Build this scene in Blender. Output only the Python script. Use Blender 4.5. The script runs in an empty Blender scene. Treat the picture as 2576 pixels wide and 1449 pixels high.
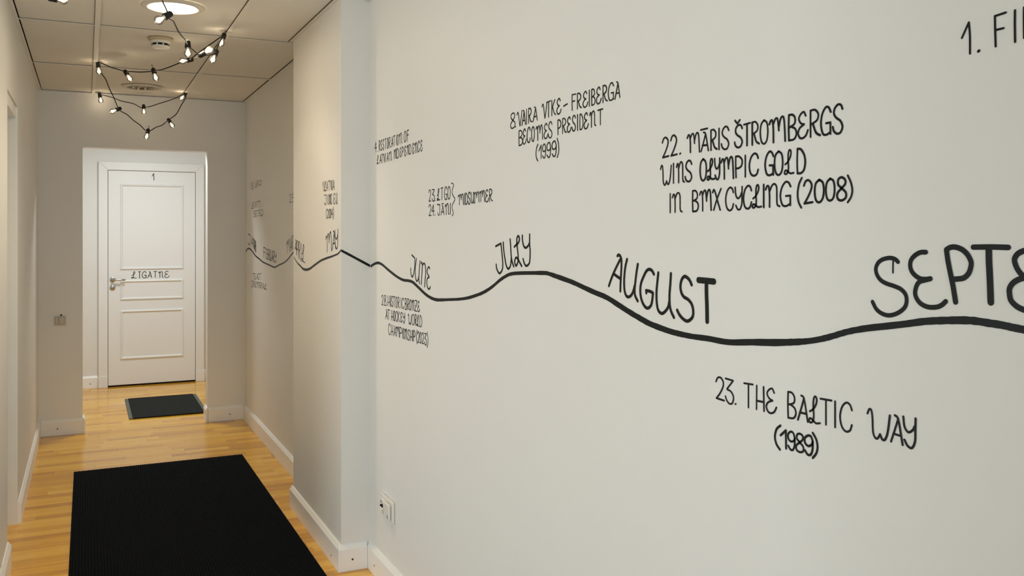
import bpy, bmesh, math, random
from mathutils import Vector, Matrix

random.seed(7)
# ------------------------------------------------------------------ measured set-up
F, TH, Y0 = 2231.72, 0.4472, 582.63            # focal length (px), yaw, horizon row
CAMZ, CEIL = 1.4547, 2.4567
XL, XR, XP = -0.3086, 1.1123, 0.9841            # left wall, right wall, pilaster face
YF, YP1, YP2 = 7.1192, 3.745, 4.7184            # far wall, pilaster near / far edge
OL, OR, OH = -0.0251, 0.8345, CAMZ + 0.612      # opening in the far wall
YD, DL, DR = 9.0953, 0.1822, 0.9513             # door leaf plane and edges
YJ, YN = 5.0407, 4.4045                         # side doorway in the left wall
XRAIL, YROW = 0.0475, 5.9707                    # ceiling grid origin
WT = 0.12

sc = bpy.context.scene
COL = sc.collection
# ------------------------------------------------------------------ camera
cam = bpy.data.cameras.new('camera')
cam.sensor_width = 36.0
cam.lens = F / 2576 * 36.0
cam.shift_y = -(724.5 - Y0) / 2576
cam.clip_start = 0.02
camo = bpy.data.objects.new('camera', cam)
camo.location = (0, 0, CAMZ)
camo.rotation_euler = (math.pi / 2, 0, -TH)
COL.objects.link(camo)
sc.camera = camo
# ------------------------------------------------------------------ world, daylight, exposure
w = bpy.data.worlds.new('world'); sc.world = w
w.use_nodes = True
w.node_tree.nodes['Background'].inputs[0].default_value = (0.80, 0.90, 1.0, 1)
w.node_tree.nodes['Background'].inputs[1].default_value = 0.6
sc.view_settings.view_transform = 'Standard'
sc.view_settings.look = 'None'
sc.view_settings.gamma = 1.0
sc.view_settings.use_curve_mapping = False
sc.view_settings.exposure = 1.05

def area(name, loc, rot, sx, sy, power, color):
    l = bpy.data.lights.new(name, 'AREA'); l.shape = 'RECTANGLE'
    l.size, l.size_y, l.energy, l.color = sx, sy, power, color
    o = bpy.data.objects.new(name, l); o.location = loc; o.rotation_euler = rot
    COL.objects.link(o); return o
# added area lights standing in for daylight through two unseen windows
area('daylight', (-3.35, 2.25, 0.70), (0, -math.pi / 2, 0), 1.3, 1.9, 34.5, (0.87, 0.96, 0.99))
area('daylight_back', (0.38, -2.55, 1.35), (math.pi / 2, 0, 0), 1.2, 1.8, 21, (0.87, 0.96, 0.985))

# ------------------------------------------------------------------ helpers
CT, ST = math.cos(TH), math.sin(TH)
def ray(px, py):
    a = (px - 1288) / F; b = (Y0 - py) / F
    return Vector((a * CT + ST, -a * ST + CT, b))
def on_x(px, py, X):
    d = ray(px, py); return d * (X / d.x) + Vector((0, 0, CAMZ))
def on_y(px, py, Y):
    d = ray(px, py); return d * (Y / d.y) + Vector((0, 0, CAMZ))
def on_z(px, py, Z):
    d = ray(px, py); return d * ((Z - CAMZ) / d.z) + Vector((0, 0, CAMZ))

def tag(o, label=None, cat=None, group=None, kind=None):
    if label: o['label'] = label
    if cat: o['category'] = cat
    if group: o['group'] = group
    if kind: o['kind'] = kind
    return o
def link(name, me, mat=None, parent=None):
    o = bpy.data.objects.new(name, me)
    if mat is not None and me is not None and not me.materials: me.materials.append(mat)
    COL.objects.link(o)
    if parent is not None: o.parent = parent; o.matrix_parent_inverse = parent.matrix_world.inverted()
    return o
def empty(name, loc=(0, 0, 0)):
    o = bpy.data.objects.new(name, None); o.location = loc; o.empty_display_size = 0.1
    COL.objects.link(o); bpy.context.view_layer.update(); return o
def new_bm(): return bmesh.new()
def finish(name, bm, mat, parent=None, smooth=False):
    me = bpy.data.meshes.new(name)
    bmesh.ops.recalc_face_normals(bm, faces=bm.faces)
    bm.to_mesh(me); bm.free()
    if smooth:
        for p in me.polygons: p.use_smooth = True
    return link(name, me, mat, parent)
def box(bm, x0, x1, y0, y1, z0, z1, bev=0.0):
    m = Matrix.Translation(((x0 + x1) / 2, (y0 + y1) / 2, (z0 + z1) / 2)) @ Matrix.Diagonal((x1 - x0, y1 - y0, z1 - z0, 1))
    r = bmesh.ops.create_cube(bm, size=1, matrix=m)
    if bev:
        es = list({e for v in r['verts'] for e in v.link_edges})
        bmesh.ops.bevel(bm, geom=es, offset=bev, segments=1, affect='EDGES')
def boxo(name, x0, x1, y0, y1, z0, z1, mat, parent=None, bev=0.0):
    bm = new_bm(); box(bm, x0, x1, y0, y1, z0, z1, bev); return finish(name, bm, mat, parent)
def basis(d):
    d = Vector(d).normalized()
    u = d.cross(Vector((0, 0, 1)))
    if u.length < 1e-4: u = d.cross(Vector((0, 1, 0)))
    u.normalize(); return u, d.cross(u).normalized(), d
def lathe(bm, prof, origin, axis, seg=24):
    """prof: list of (radius, height along axis)"""
    u, v, d = basis(axis); origin = Vector(origin); rings = []
    for r, h in prof:
        if r < 1e-6: rings.append([bm.verts.new(origin + d * h)])
        else: rings.append([bm.verts.new(origin + d * h + (u * math.cos(2 * math.pi * i / seg) + v * math.sin(2 * math.pi * i / seg)) * r) for i in range(seg)])
    for a, b in zip(rings, rings[1:]):
        for i in range(seg):
            j = (i + 1) % seg
            if len(a) == 1 and len(b) == 1: continue
            if len(a) == 1: bm.faces.new((a[0], b[j], b[i]))
            elif len(b) == 1: bm.faces.new((a[i], a[j], b[0]))
            else: bm.faces.new((a[i], a[j], b[j], b[i]))
def lathe_o(name, prof, origin, axis, mat, parent=None, seg=24, smooth=True):
    bm = new_bm(); lathe(bm, prof, origin, axis, seg); return finish(name, bm, mat, parent, smooth)
def catmull(pts, n=6, closed=False):
    if len(pts) < 3: return [Vector(p) for p in pts]
    P = [Vector(p) for p in pts]; out = []
    m = len(P)
    for i in range(m if closed else m - 1):
        if closed: p0, p1, p2, p3 = P[i - 1], P[i], P[(i + 1) % m], P[(i + 2) % m]
        else:
            p1, p2 = P[i], P[i + 1]
            p0 = P[i - 1] if i else p1 * 2 - p2
            p3 = P[i + 2] if i + 2 < m else p2 * 2 - p1
        for k in range(n):
            t = k / n
            out.append(0.5 * ((2 * p1) + (p2 - p0) * t + (2 * p0 - 5 * p1 + 4 * p2 - p3) * t * t + (3 * p1 - p0 - 3 * p2 + p3) * t ** 3))
    out.append(P[0].copy() if closed else P[-1].copy())
    return out
def tube(bm, pts, r, seg=6):
    rings = []; up = Vector((0, 0, 1))
    for i, p in enumerate(pts):
        d = (pts[min(i + 1, len(pts) - 1)] - pts[max(i - 1, 0)])
        u, v, d = basis(d if d.length > 1e-7 else (1, 0, 0))
        rings.append([bm.verts.new(p + (u * math.cos(2 * math.pi * k / seg) + v * math.sin(2 * math.pi * k / seg)) * r) for k in range(seg)])
    for a, b in zip(rings, rings[1:]):
        for k in range(seg):
            bm.faces.new((a[k], a[(k + 1) % seg], b[(k + 1) % seg], b[k]))
    bm.faces.new(rings[0]); bm.faces.new(rings[-1][::-1])

# ------------------------------------------------------------------ materials
def principled(name, col, rough=0.5, spec=0.5, metal=0.0, noise=None, bump=None, emit=None):
    m = bpy.data.materials.new(name); m.use_nodes = True
    nt = m.node_tree; b = nt.nodes['Principled BSDF']
    b.inputs['Base Color'].default_value = (*col, 1)
    b.inputs['Roughness'].default_value = rough
    b.inputs['Specular IOR Level'].default_value = spec
    b.inputs['Metallic'].default_value = metal
    if emit:
        b.inputs['Emission Color'].default_value = (*emit[0], 1); b.inputs['Emission Strength'].default_value = emit[1]
    g = nt.nodes.new('ShaderNodeNewGeometry')
    if noise:
        scale, amt = noise
        n = nt.nodes.new('ShaderNodeTexNoise'); n.inputs['Scale'].default_value = scale; n.inputs['Detail'].default_value = 3
        nt.links.new(g.outputs['Position'], n.inputs['Vector'])
        mx = nt.nodes.new('ShaderNodeMix'); mx.data_type = 'RGBA'
        mx.inputs['A'].default_value = (*[c * (1 - amt) for c in col], 1)
        mx.inputs['B'].default_value = (*[min(1, c * (1 + amt)) for c in col], 1)
        nt.links.new(n.outputs['Fac'], mx.inputs['Factor'])
        nt.links.new(mx.outputs['Result'], b.inputs['Base Color'])
    if bump:
        scale, strength, dist = bump
        n = nt.nodes.new('ShaderNodeTexNoise'); n.inputs['Scale'].default_value = scale; n.inputs['Detail'].default_value = 2
        nt.links.new(g.outputs['Position'], n.inputs['Vector'])
        bp = nt.nodes.new('ShaderNodeBump'); bp.inputs['Strength'].default_value = strength; bp.inputs['Distance'].default_value = dist
        nt.links.new(n.outputs['Fac'], bp.inputs['Height']); nt.links.new(bp.outputs['Normal'], b.inputs['Normal'])
    return m

WALL = (0.86, 0.857, 0.83)
M = {}
M['wall'] = principled('wall_paint', WALL, 0.48, 0.4, noise=(3.0, 0.012), bump=(140, 0.12, 0.001))
M['wall_white'] = principled('lobby_paint', (0.83, 0.83, 0.81), 0.5, 0.4, bump=(140, 0.1, 0.001))
M['ceil'] = principled('ceiling_tile', (0.86, 0.84, 0.79), 0.8, 0.2, noise=(40, 0.02), bump=(300, 0.2, 0.001))
M['rail'] = principled('ceiling_rail', (0.86, 0.84, 0.79), 0.5, 0.4)
M['void'] = principled('ceiling_void', (0.12, 0.105, 0.085), 0.9, 0.1)
M['trim'] = principled('white_trim', (0.95, 0.945, 0.93), 0.4, 0.5)
M['door'] = principled('door_paint', (0.86, 0.865, 0.855), 0.38, 0.5)
M['paint'] = principled('black_paint', (0.007, 0.010, 0.0105), 0.42, 0.18, noise=(60, 0.25))
M['black'] = principled('black_plastic', (0.010, 0.010, 0.010), 0.45, 0.4)
M['dark'] = principled('dark_gap', (0.012, 0.011, 0.01), 0.8, 0.2)
M['screw'] = principled('screw_hole', (0.05, 0.035, 0.02), 0.6, 0.3)
M['metal'] = principled('brushed_metal', (0.50, 0.49, 0.46), 0.3, 0.5, metal=1.0)
M['plastic'] = principled('white_plastic', (0.82, 0.80, 0.74), 0.35, 0.5)
M['switchpl'] = principled('switch_plastic', (0.60, 0.55, 0.46), 0.4, 0.5)
M['lampring'] = principled('lamp_ring', (0.72, 0.68, 0.60), 0.4, 0.5)
M['reflector'] = principled('lamp_reflector', (0.17, 0.145, 0.10), 0.35, 0.6)
M['glow'] = principled('lamp_diffuser', (0.9, 0.88, 0.82), 0.5, 0.3, emit=((1.0, 0.83, 0.60), 19.0))
M['lobbyglow'] = principled('lobby_lamp_diffuser', (0.9, 0.9, 0.9), 0.5, 0.3, emit=((0.97, 1.0, 1.0), 46.0))
M['filament'] = principled('filament', (1, 0.9, 0.7), 0.5, 0.3, emit=((1.0, 0.88, 0.68), 3.6))
M['tan'] = principled('detector_base', (0.58, 0.47, 0.31), 0.5, 0.4)
M['edge'] = principled('rubber_edge', (0.115, 0.125, 0.11), 0.6, 0.4)

def glass_mat():
    m = bpy.data.materials.new('bulb_glass'); m.use_nodes = True; nt = m.node_tree
    nt.nodes.remove(nt.nodes['Principled BSDF'])
    t = nt.nodes.new('ShaderNodeBsdfTransparent'); t.inputs[0].default_value = (0.95, 0.94, 0.92, 1)
    g = nt.nodes.new('ShaderNodeBsdfGlossy'); g.inputs['Roughness'].default_value = 0.06; g.inputs['Color'].default_value = (0.95, 0.94, 0.92, 1)
    d = nt.nodes.new('ShaderNodeBsdfDiffuse'); d.inputs[0].default_value = (0.85, 0.83, 0.78, 1)
    f = nt.nodes.new('ShaderNodeFresnel'); f.inputs['IOR'].default_value = 1.7
    a = nt.nodes.new('ShaderNodeMixShader'); a.inputs[0].default_value = 0.2
    b = nt.nodes.new('ShaderNodeMixShader')
    nt.links.new(t.outputs[0], a.inputs[1]); nt.links.new(d.outputs[0], a.inputs[2])
    nt.links.new(f.outputs[0], b.inputs[0]); nt.links.new(a.outputs[0], b.inputs[1]); nt.links.new(g.outputs[0], b.inputs[2])
    nt.links.new(b.outputs[0], nt.nodes['Material Output'].inputs[0])
    return m
M['glass'] = glass_mat()
def pane_mat():
    m = bpy.data.materials.new('window_glass'); m.use_nodes = True; nt = m.node_tree
    nt.nodes.remove(nt.nodes['Principled BSDF'])
    t = nt.nodes.new('ShaderNodeBsdfTransparent'); g = nt.nodes.new('ShaderNodeBsdfGlossy'); g.inputs['Roughness'].default_value = 0.02
    a = nt.nodes.new('ShaderNodeMixShader'); a.inputs[0].default_value = 0.06
    nt.links.new(t.outputs[0], a.inputs[1]); nt.links.new(g.outputs[0], a.inputs[2])
    nt.links.new(a.outputs[0], nt.nodes['Material Output'].inputs[0]); return m
M['pane'] = pane_mat()

def wood_mat():
    m = bpy.data.materials.new('floor_wood'); m.use_nodes = True; nt = m.node_tree; b = nt.nodes['Principled BSDF']
    N = nt.nodes.new; L = nt.links.new
    oi = N('ShaderNodeObjectInfo'); g = N('ShaderNodeNewGeometry')
    add = N('ShaderNodeMath'); add.operation = 'ADD'; L(oi.outputs['Random'], add.inputs[0]); L(g.outputs['Random Per Island'], add.inputs[1])
    fr = N('ShaderNodeMath'); fr.operation = 'FRACT'; L(add.outputs[0], fr.inputs[0])
    off = N('ShaderNodeMath'); off.operation = 'MULTIPLY'; off.inputs[1].default_value = 37.0; L(fr.outputs[0], off.inputs[0])
    mp = N('ShaderNodeMapping'); mp.inputs['Scale'].default_value = (2.2, 38.0, 1.0); L(g.outputs['Position'], mp.inputs['Vector'])
    cb = N('ShaderNodeCombineXYZ'); L(off.outputs[0], cb.inputs[0]); L(off.outputs[0], cb.inputs[1]); L(cb.outputs[0], mp.inputs['Location'])
    n1 = N('ShaderNodeTexNoise'); n1.inputs['Scale'].default_value = 1.0; n1.inputs['Detail'].default_value = 4; n1.inputs['Distortion'].default_value = 0.6
    L(mp.outputs[0], n1.inputs['Vector'])
    cr = N('ShaderNodeValToRGB'); e = cr.color_ramp.elements
    e[0].position = 0.0; e[0].color = (0.53, 0.22, 0.007, 1)
    e[1].position = 1.0; e[1].color = (0.95, 0.56, 0.062, 1)
    k = cr.color_ramp.elements.new(0.5); k.color = (0.82, 0.415, 0.015, 1)
    mixv = N('ShaderNodeMath'); mixv.operation = 'MULTIPLY_ADD'; mixv.inputs[1].default_value = 0.75; L(fr.outputs[0], mixv.inputs[0])
    gr = N('ShaderNodeMath'); gr.operation = 'MULTIPLY_ADD'; gr.inputs[1].default_value = 0.9; gr.inputs[2].default_value = -0.32; L(n1.outputs['Fac'], gr.inputs[0])
    L(gr.outputs[0], mixv.inputs[2]); L(mixv.outputs[0], cr.inputs[0]); L(cr.outputs[0], b.inputs['Base Color'])
    b.inputs['Roughness'].default_value = 0.17; b.inputs['Specular IOR Level'].default_value = 0.95
    bp = N('ShaderNodeBump'); bp.inputs['Strength'].default_value = 0.05; bp.inputs['Distance'].default_value = 0.0006
    L(n1.outputs['Fac'], bp.inputs['Height']); L(bp.outputs['Normal'], b.inputs['Normal'])
    return m
M['wood'] = wood_mat()
M['sub'] = principled('subfloor', (0.10, 0.055, 0.02), 0.8, 0.2)
def rug_mat():
    m = principled('rug_fibre', (0.0050, 0.0070, 0.0092), 0.95, 0.06, noise=(420, 0.5), bump=(700, 0.6, 0.002)); return m
M['rug'] = rug_mat()
M['mat'] = principled('mat_fibre', (0.016, 0.019, 0.019), 0.9, 0.15, noise=(400, 0.4), bump=(600, 0.4, 0.002))

S = dict(kind='structure')
# ------------------------------------------------------------------ shell
NX0, NY0, NY1 = -3.0, -2.2, 3.4                 # side room the camera stands in the edge of
LX0, LX1 = -0.9, 2.2                            # lobby behind the far wall
wall_right = tag(boxo('wall_right', XR, XR + WT, NY0, YF + WT, 0, CEIL + 0.1, M['wall']), 'white painted right wall with the black hand-lettered timeline', 'wall', **S)
wall_pil = tag(boxo('wall_pilaster', XP, XR, YP1, YP2, 0, CEIL + 0.05, M['wall']), 'shallow white pilaster stepping out of the right wall', 'wall', **S)
bm = new_bm()
box(bm, XL - 0.15, XL, YJ, YF + WT, 0, CEIL + 0.1)
box(bm, XL - 0.15, XL, YN, YJ, 2.075, CEIL + 0.1)
box(bm, XL - 0.15, XL, NY1, YN, 0, CEIL + 0.1)
box(bm, XL - 0.15, XL, NY0, 1.25, 0, CEIL + 0.1)  # unseen wall section added to hold side daylight off the near right wall
wall_left = tag(finish('wall_left', bm, M['wall']), 'white painted left wall broken by a narrow doorway', 'wall', **S)
bm = new_bm()
box(bm, XL, OL, YF, YF + WT, 0, CEIL + 0.1)
box(bm, OR, XR, YF, YF + WT, 0, CEIL + 0.1)
box(bm, OL, OR, YF, YF + WT, OH, CEIL + 0.1)
wall_far = tag(finish('wall_far', bm, M['wall']), 'shaded far wall of the corridor with an open doorway', 'wall', **S)
bm = new_bm()
box(bm, LX0, LX1, YD + 0.03, YD + 0.15, 0, CEIL + 0.1)
box(bm, LX0 - 0.1, LX0, YF + WT, YD + 0.15, 0, CEIL + 0.1)
box(bm, LX1, LX1 + 0.1, YF + WT, YD + 0.15, 0, CEIL + 0.1)
box(bm, LX0, XL - 0.15, YF, YF + WT, 0, CEIL + 0.1)
box(bm, XR + WT, LX1, YF, YF + WT, 0, CEIL + 0.1)
wall_lobby = tag(finish('wall_lobby', bm, M['wall_white']), 'bright white lobby walls behind the far doorway', 'wall', **S)
bm = new_bm()
box(bm, NX0, XL - 0.15, NY1, NY1 + 0.12, 0, CEIL + 0.1)
BX0, BX1, BZ0, BZ1 = -0.25, 1.0, 0.45, 2.3
box(bm, NX0 - 0.12, BX0, NY0 - 0.12, NY0, 0, CEIL + 0.1); box(bm, BX1, XR + WT, NY0 - 0.12, NY0, 0, CEIL + 0.1)
box(bm, BX0, BX1, NY0 - 0.12, NY0, 0, BZ0); box(bm, BX0, BX1, NY0 - 0.12, NY0, BZ1, CEIL + 0.1)
WY0, WY1, WZ0, WZ1 = 1.25, 3.25, 0.02, 1.40
box(bm, NX0 - 0.12, NX0, NY0, WY0, 0, CEIL + 0.1); box(bm, NX0 - 0.12, NX0, WY1, NY1 + 0.12, 0, CEIL + 0.1)
box(bm, NX0 - 0.12, NX0, WY0, WY1, 0, WZ0); box(bm, NX0 - 0.12, NX0, WY0, WY1, WZ1, CEIL + 0.1)
tag(finish('wall_back', bm, M['wall']), 'white walls of the daylit room behind the camera', 'wall', **S)
win = tag(empty('added_window_1', (NX0 - 0.06, (WY0 + WY1) / 2, WZ0)), 'added white framed window, unseen, letting side daylight onto the right wall', 'window', **S)  # unseen window, added to light the near right wall
bm = new_bm(); xa, xb = NX0 - 0.09, NX0 - 0.03
for y in (WY0, (WY0 + WY1) / 2 - 0.03, WY1 - 0.06): box(bm, xa, xb, y, y + 0.06, WZ0, WZ1)
for z in (WZ0, WZ1 - 0.06): box(bm, xa, xb, WY0 + 0.06, WY1 - 0.06, z, z + 0.06)
finish('window_frame', bm, M['trim'], win)
for k in range(2):
    y = WY0 + 0.06 + k * ((WY1 - WY0) / 2 - 0.03)
    boxo('pane', NX0 - 0.063, NX0 - 0.057, y, y + (WY1 - WY0) / 2 - 0.09, WZ0 + 0.06, WZ1 - 0.06, M['pane'], win)

win2 = tag(empty('added_window_2', ((BX0 + BX1) / 2, NY0 - 0.06, BZ0)), 'added tall white framed window, unseen, sending daylight down the corridor', 'window', **S)  # second unseen window, added so daylight reaches pilaster front and far wall
bm = new_bm(); ya, yb = NY0 - 0.09, NY0 - 0.03
for x in (BX0, (BX0 + BX1) / 2 - 0.03, BX1 - 0.06): box(bm, x, x + 0.06, ya, yb, BZ0, BZ1)
for z in (BZ0, BZ1 - 0.06): box(bm, BX0 + 0.06, BX1 - 0.06, ya, yb, z, z + 0.06)
finish('window_frame', bm, M['trim'], win2)
for k in range(2):
    x = BX0 + 0.06 + k * ((BX1 - BX0) / 2 - 0.03)
    boxo('pane', x, x + (BX1 - BX0) / 2 - 0.09, NY0 - 0.063, NY0 - 0.057, BZ0 + 0.06, BZ1 - 0.06, M['pane'], win2)

# ------------------------------------------------------------------ floor: strips laid across the corridor
floor = tag(boxo('floor', NX0, LX1, NY0, YD + 0.03, -0.06, -0.008, M['sub']), 'glossy honey-coloured wood strip floor', 'floor', **S)
SW = 0.0655
def extents(y):
    if y < NY1: return (NX0, XR)
    if y < YF - 0.02:
        x1 = XP if YP1 < y < YP2 - SW else XR
        return (XL - 0.15 if YN - SW < y < YJ else XL, XR)
    if y < YF + WT: return (OL, OR)
    return (LX0, LX1)
RUGL, RUGR, RUGF = -0.0695, 0.9141, 5.967
cache = {}
def strip_mesh(L):
    key = round(L, 3)
    if key not in cache:
        bm = new_bm(); box(bm, 0, L - 0.0004, 0, SW - 0.0005, -0.008, 0.0)
        es = [e for e in bm.edges if all(abs(v.co.z) < 1e-6 for v in e.verts)]
        bmesh.ops.bevel(bm, geom=es, offset=0.0004, segments=1, affect='EDGES')
        me = bpy.data.meshes.new('plank'); bmesh.ops.recalc_face_normals(bm, faces=bm.faces); bm.to_mesh(me); bm.free()
        me.materials.append(M['wood']); cache[key] = me
    return cache[key]
pieces = []
y = NY0; row = 0
LENS = (0.28, 0.36, 0.42, 0.5, 0.58, 0.66)
while y < YD:
    x0, x1 = extents(y + SW / 2)
    x = x0 - random.random() * 0.4
    while x < x1 - 0.001:
        L = random.choice(LENS); a, b = max(x, x0), min(x + L, x1)
        if b - a > 0.004: pieces.append((a, b, y))
        x += L
    y += SW
def seen(a, b, y):
    if y < 3.6 or y > YD: return False
    if a > RUGL and b < RUGR and y < RUGF - SW: return False
    if y > YF: return b > -0.03 and a < 1.0
    if YP1 < y < YP2 and a > XP: return False
    return not (y < 4.0 and a < XL + 0.05 and b < 0)
vis = sorted([p for p in pieces if seen(*p)], key=lambda p: p[2])[:300]
vs = set(vis)
for a, b, y in vis:
    o = link('plank', strip_mesh(b - a), None, floor); o.location = (a, y, 0); o.matrix_parent_inverse = Matrix()
bm = new_bm()
for a, b, y in pieces:
    if (a, b, y) in vs: continue
    box(bm, a, b - 0.0004, y, y + SW - 0.0005, -0.008, 0.0)
tag(finish('plank_field', bm, M['wood'], floor), kind='stuff')

# ------------------------------------------------------------------ ceiling: tiles lying in a metal grid
ceiling = tag(boxo('ceiling', NX0 - 0.12, LX1 + 0.1, NY0 - 0.12, YD + 0.15, CEIL + 0.1, CEIL + 0.2, M['void']), 'suspended ceiling of beige tiles in a metal grid', 'ceiling', **S)
rows = [YROW]
while rows[0] > NY0: rows.insert(0, rows[0] - 1.2)
rows = [max(r, NY0) for r in rows] + [YF]
cols = [XRAIL - 0.6 * k for k in range(5, -1, -1)] + [XRAIL + 0.6, XR]
cols = [max(c, NX0) for c in cols]
for r0, r1 in zip(rows, rows[1:]):
    for c0, c1 in zip(cols, cols[1:]):
        if c1 - c0 < 0.05 or r1 - r0 < 0.05: continue
        a, b = c0, c1
        if r0 > NY1 - 0.6 and r1 > NY1 + 0.5:
            a = max(a, XL)
            if b - a < 0.05: continue
        g = 0.0055; dz = random.uniform(0.0, 0.0025)
        ga = 0.0235 if abs(a - XL) < 1e-6 else g
        gb = 0.0235 if abs(b - XR) < 1e-6 else 0.0132
        gy0, gy1 = 0.017, (0.0235 if abs(r1 - YF) < 1e-6 else g)
        t = boxo('tile', a + ga, b - gb, r0 + gy0, r1 - gy1, CEIL + 0.005 + dz, CEIL + 0.02 + dz, M['ceil'], ceiling, bev=0.0015)
for c in (XRAIL, XRAIL + 0.6):
    bm = new_bm(); box(bm, c - 0.012, c + 0.012, NY0, YF - 0.02, CEIL, CEIL + 0.0015); box(bm, c - 0.001, c + 0.001, NY0, YF - 0.02, CEIL + 0.0015, CEIL + 0.04)
    finish('main_rail', bm, M['rail'], ceiling)
for c in cols[1:5]:
    bm = new_bm(); box(bm, c - 0.012, c + 0.012, NY0, NY1, CEIL, CEIL + 0.0015); finish('main_rail', bm, M['rail'], ceiling)
for r in rows[1:-1]:
    xs = [c for c in cols if c > (XL - 0.2 if r > NY1 else NX0 - 1)]
    if r > NY1: xs = [XL] + [c for c in cols if c > XL]
    for c0, c1 in zip(xs, xs[1:]):
        if c1 - c0 < 0.05: continue
        bm = new_bm(); box(bm, c0 + 0.0125, c1 - 0.0125, r - 0.010, r + 0.010, CEIL + 0.0008, CEIL + 0.0022)
        finish('cross_rail', bm, M['rail'], ceiling)
def angle(x0, x1, y0, y1):
    boxo('edge_angle', x0, x1, y0, y1, CEIL - 0.0005, CEIL + 0.0012, M['rail'], ceiling)
angle(XL, XL + 0.02, NY1, YF); angle(XL + 0.02, XR - 0.02, YF - 0.02, YF)
angle(XR - 0.02, XR, YP2 + 0.02, YF - 0.02); angle(XP - 0.02, XP, YP1 - 0.02, YP2 + 0.02); angle(XR - 0.02, XR, NY0, YP1 - 0.02)
angle(XP, XR, YP2, YP2 + 0.02)
boxo('edge_gap_shade', XP - 0.0235, XP - 0.0205, YP1 - 0.02, YP2 + 0.02, CEIL + 0.0018, CEIL + 0.0042, M['void'], ceiling)  # solid dark strip painted in as the shadow line beside the pilaster angle
boxo('lobby_panel', LX0, LX1, YF + WT, YD + 0.03, CEIL + 0.002, CEIL + 0.02, M['wall_white'], ceiling)

# ------------------------------------------------------------------ baseboards
BT = 0.0165
PROF = [(0, 0), (BT, 0), (BT, 0.094), (BT - 0.003, 0.0985), (0.005, 0.111), (0, 0.112)]
def board(p0, p1, nrm, parent):
    bm = new_bm(); n = Vector((nrm[0], nrm[1], 0))
    rings = []
    for p in (p0, p1):
        rings.append([bm.verts.new(Vector((p[0], p[1], 0)) + n * a + Vector((0, 0, z + 0.0004))) for a, z in PROF])
    k = len(PROF)
    for i in range(k): bm.faces.new((rings[0][i], rings[0][(i + 1) % k], rings[1][(i + 1) % k], rings[1][i]))
    bm.faces.new(rings[0]); bm.faces.new(rings[1][::-1])
    return finish('board', bm, M['trim'], parent)
def screw(pt, nrm, parent):
    lathe_o('screw', [(0.0, 0.0006), (0.0032, 0.0006), (0.0046, 0.0001)], pt, nrm, M['screw'], parent, 10)
def bb(name, label): return tag(empty(name), label, 'baseboard', **S)
br = bb('baseboard_right', 'white baseboard along the lettered right wall and its pilaster')
b1 = board((XR, NY0), (XR, YP1), (-1, 0), br)
b2 = board((XP - BT, YP1), (XR - BT - 0.001, YP1), (0, -1), br)
b3 = board((XP, YP1 + 0.0005), (XP, YP2 + BT), (-1, 0), br)
board((XP, YP2), (XR - BT, YP2), (0, 1), br)
b4 = board((XR, YP2 + BT), (XR, YF), (-1, 0), br)
screw(on_y(887, 1407, YP1 - BT), (0, -1, 0), b2)
screw(on_x(833, 1397, XP - BT), (-1, 0, 0), b3)
screw(on_x(941.6, 1423, XR - BT), (-1, 0, 0), b1)
bl = bb('baseboard_left', 'white baseboard along the left wall on both sides of the doorway')
board((XL, YJ), (XL, YF), (1, 0), bl)
b5 = board((XL, NY1), (XL, YN), (1, 0), bl)
screw(on_x(4, 1425, XL + BT), (1, 0, 0), b5)
bf = bb('baseboard_far', 'white baseboard of the far wall turning into the open doorway')
b6 = board((XL + BT, YF), (OL - 0.001, YF), (0, -1), bf)
board((OL, YF - BT), (OL, YF + WT), (1, 0), bf)
b7 = board((OR + 0.003, YF), (XR - BT, YF), (0, -1), bf)
board((OR, YF - BT + 0.004), (OR, YF + WT), (-1, 0), bf)
screw(on_y(144.5, 1079, YF - BT), (0, -1, 0), b6)
screw(on_y(578.5, 1041.5, YF - BT), (0, -1, 0), b7)

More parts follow.
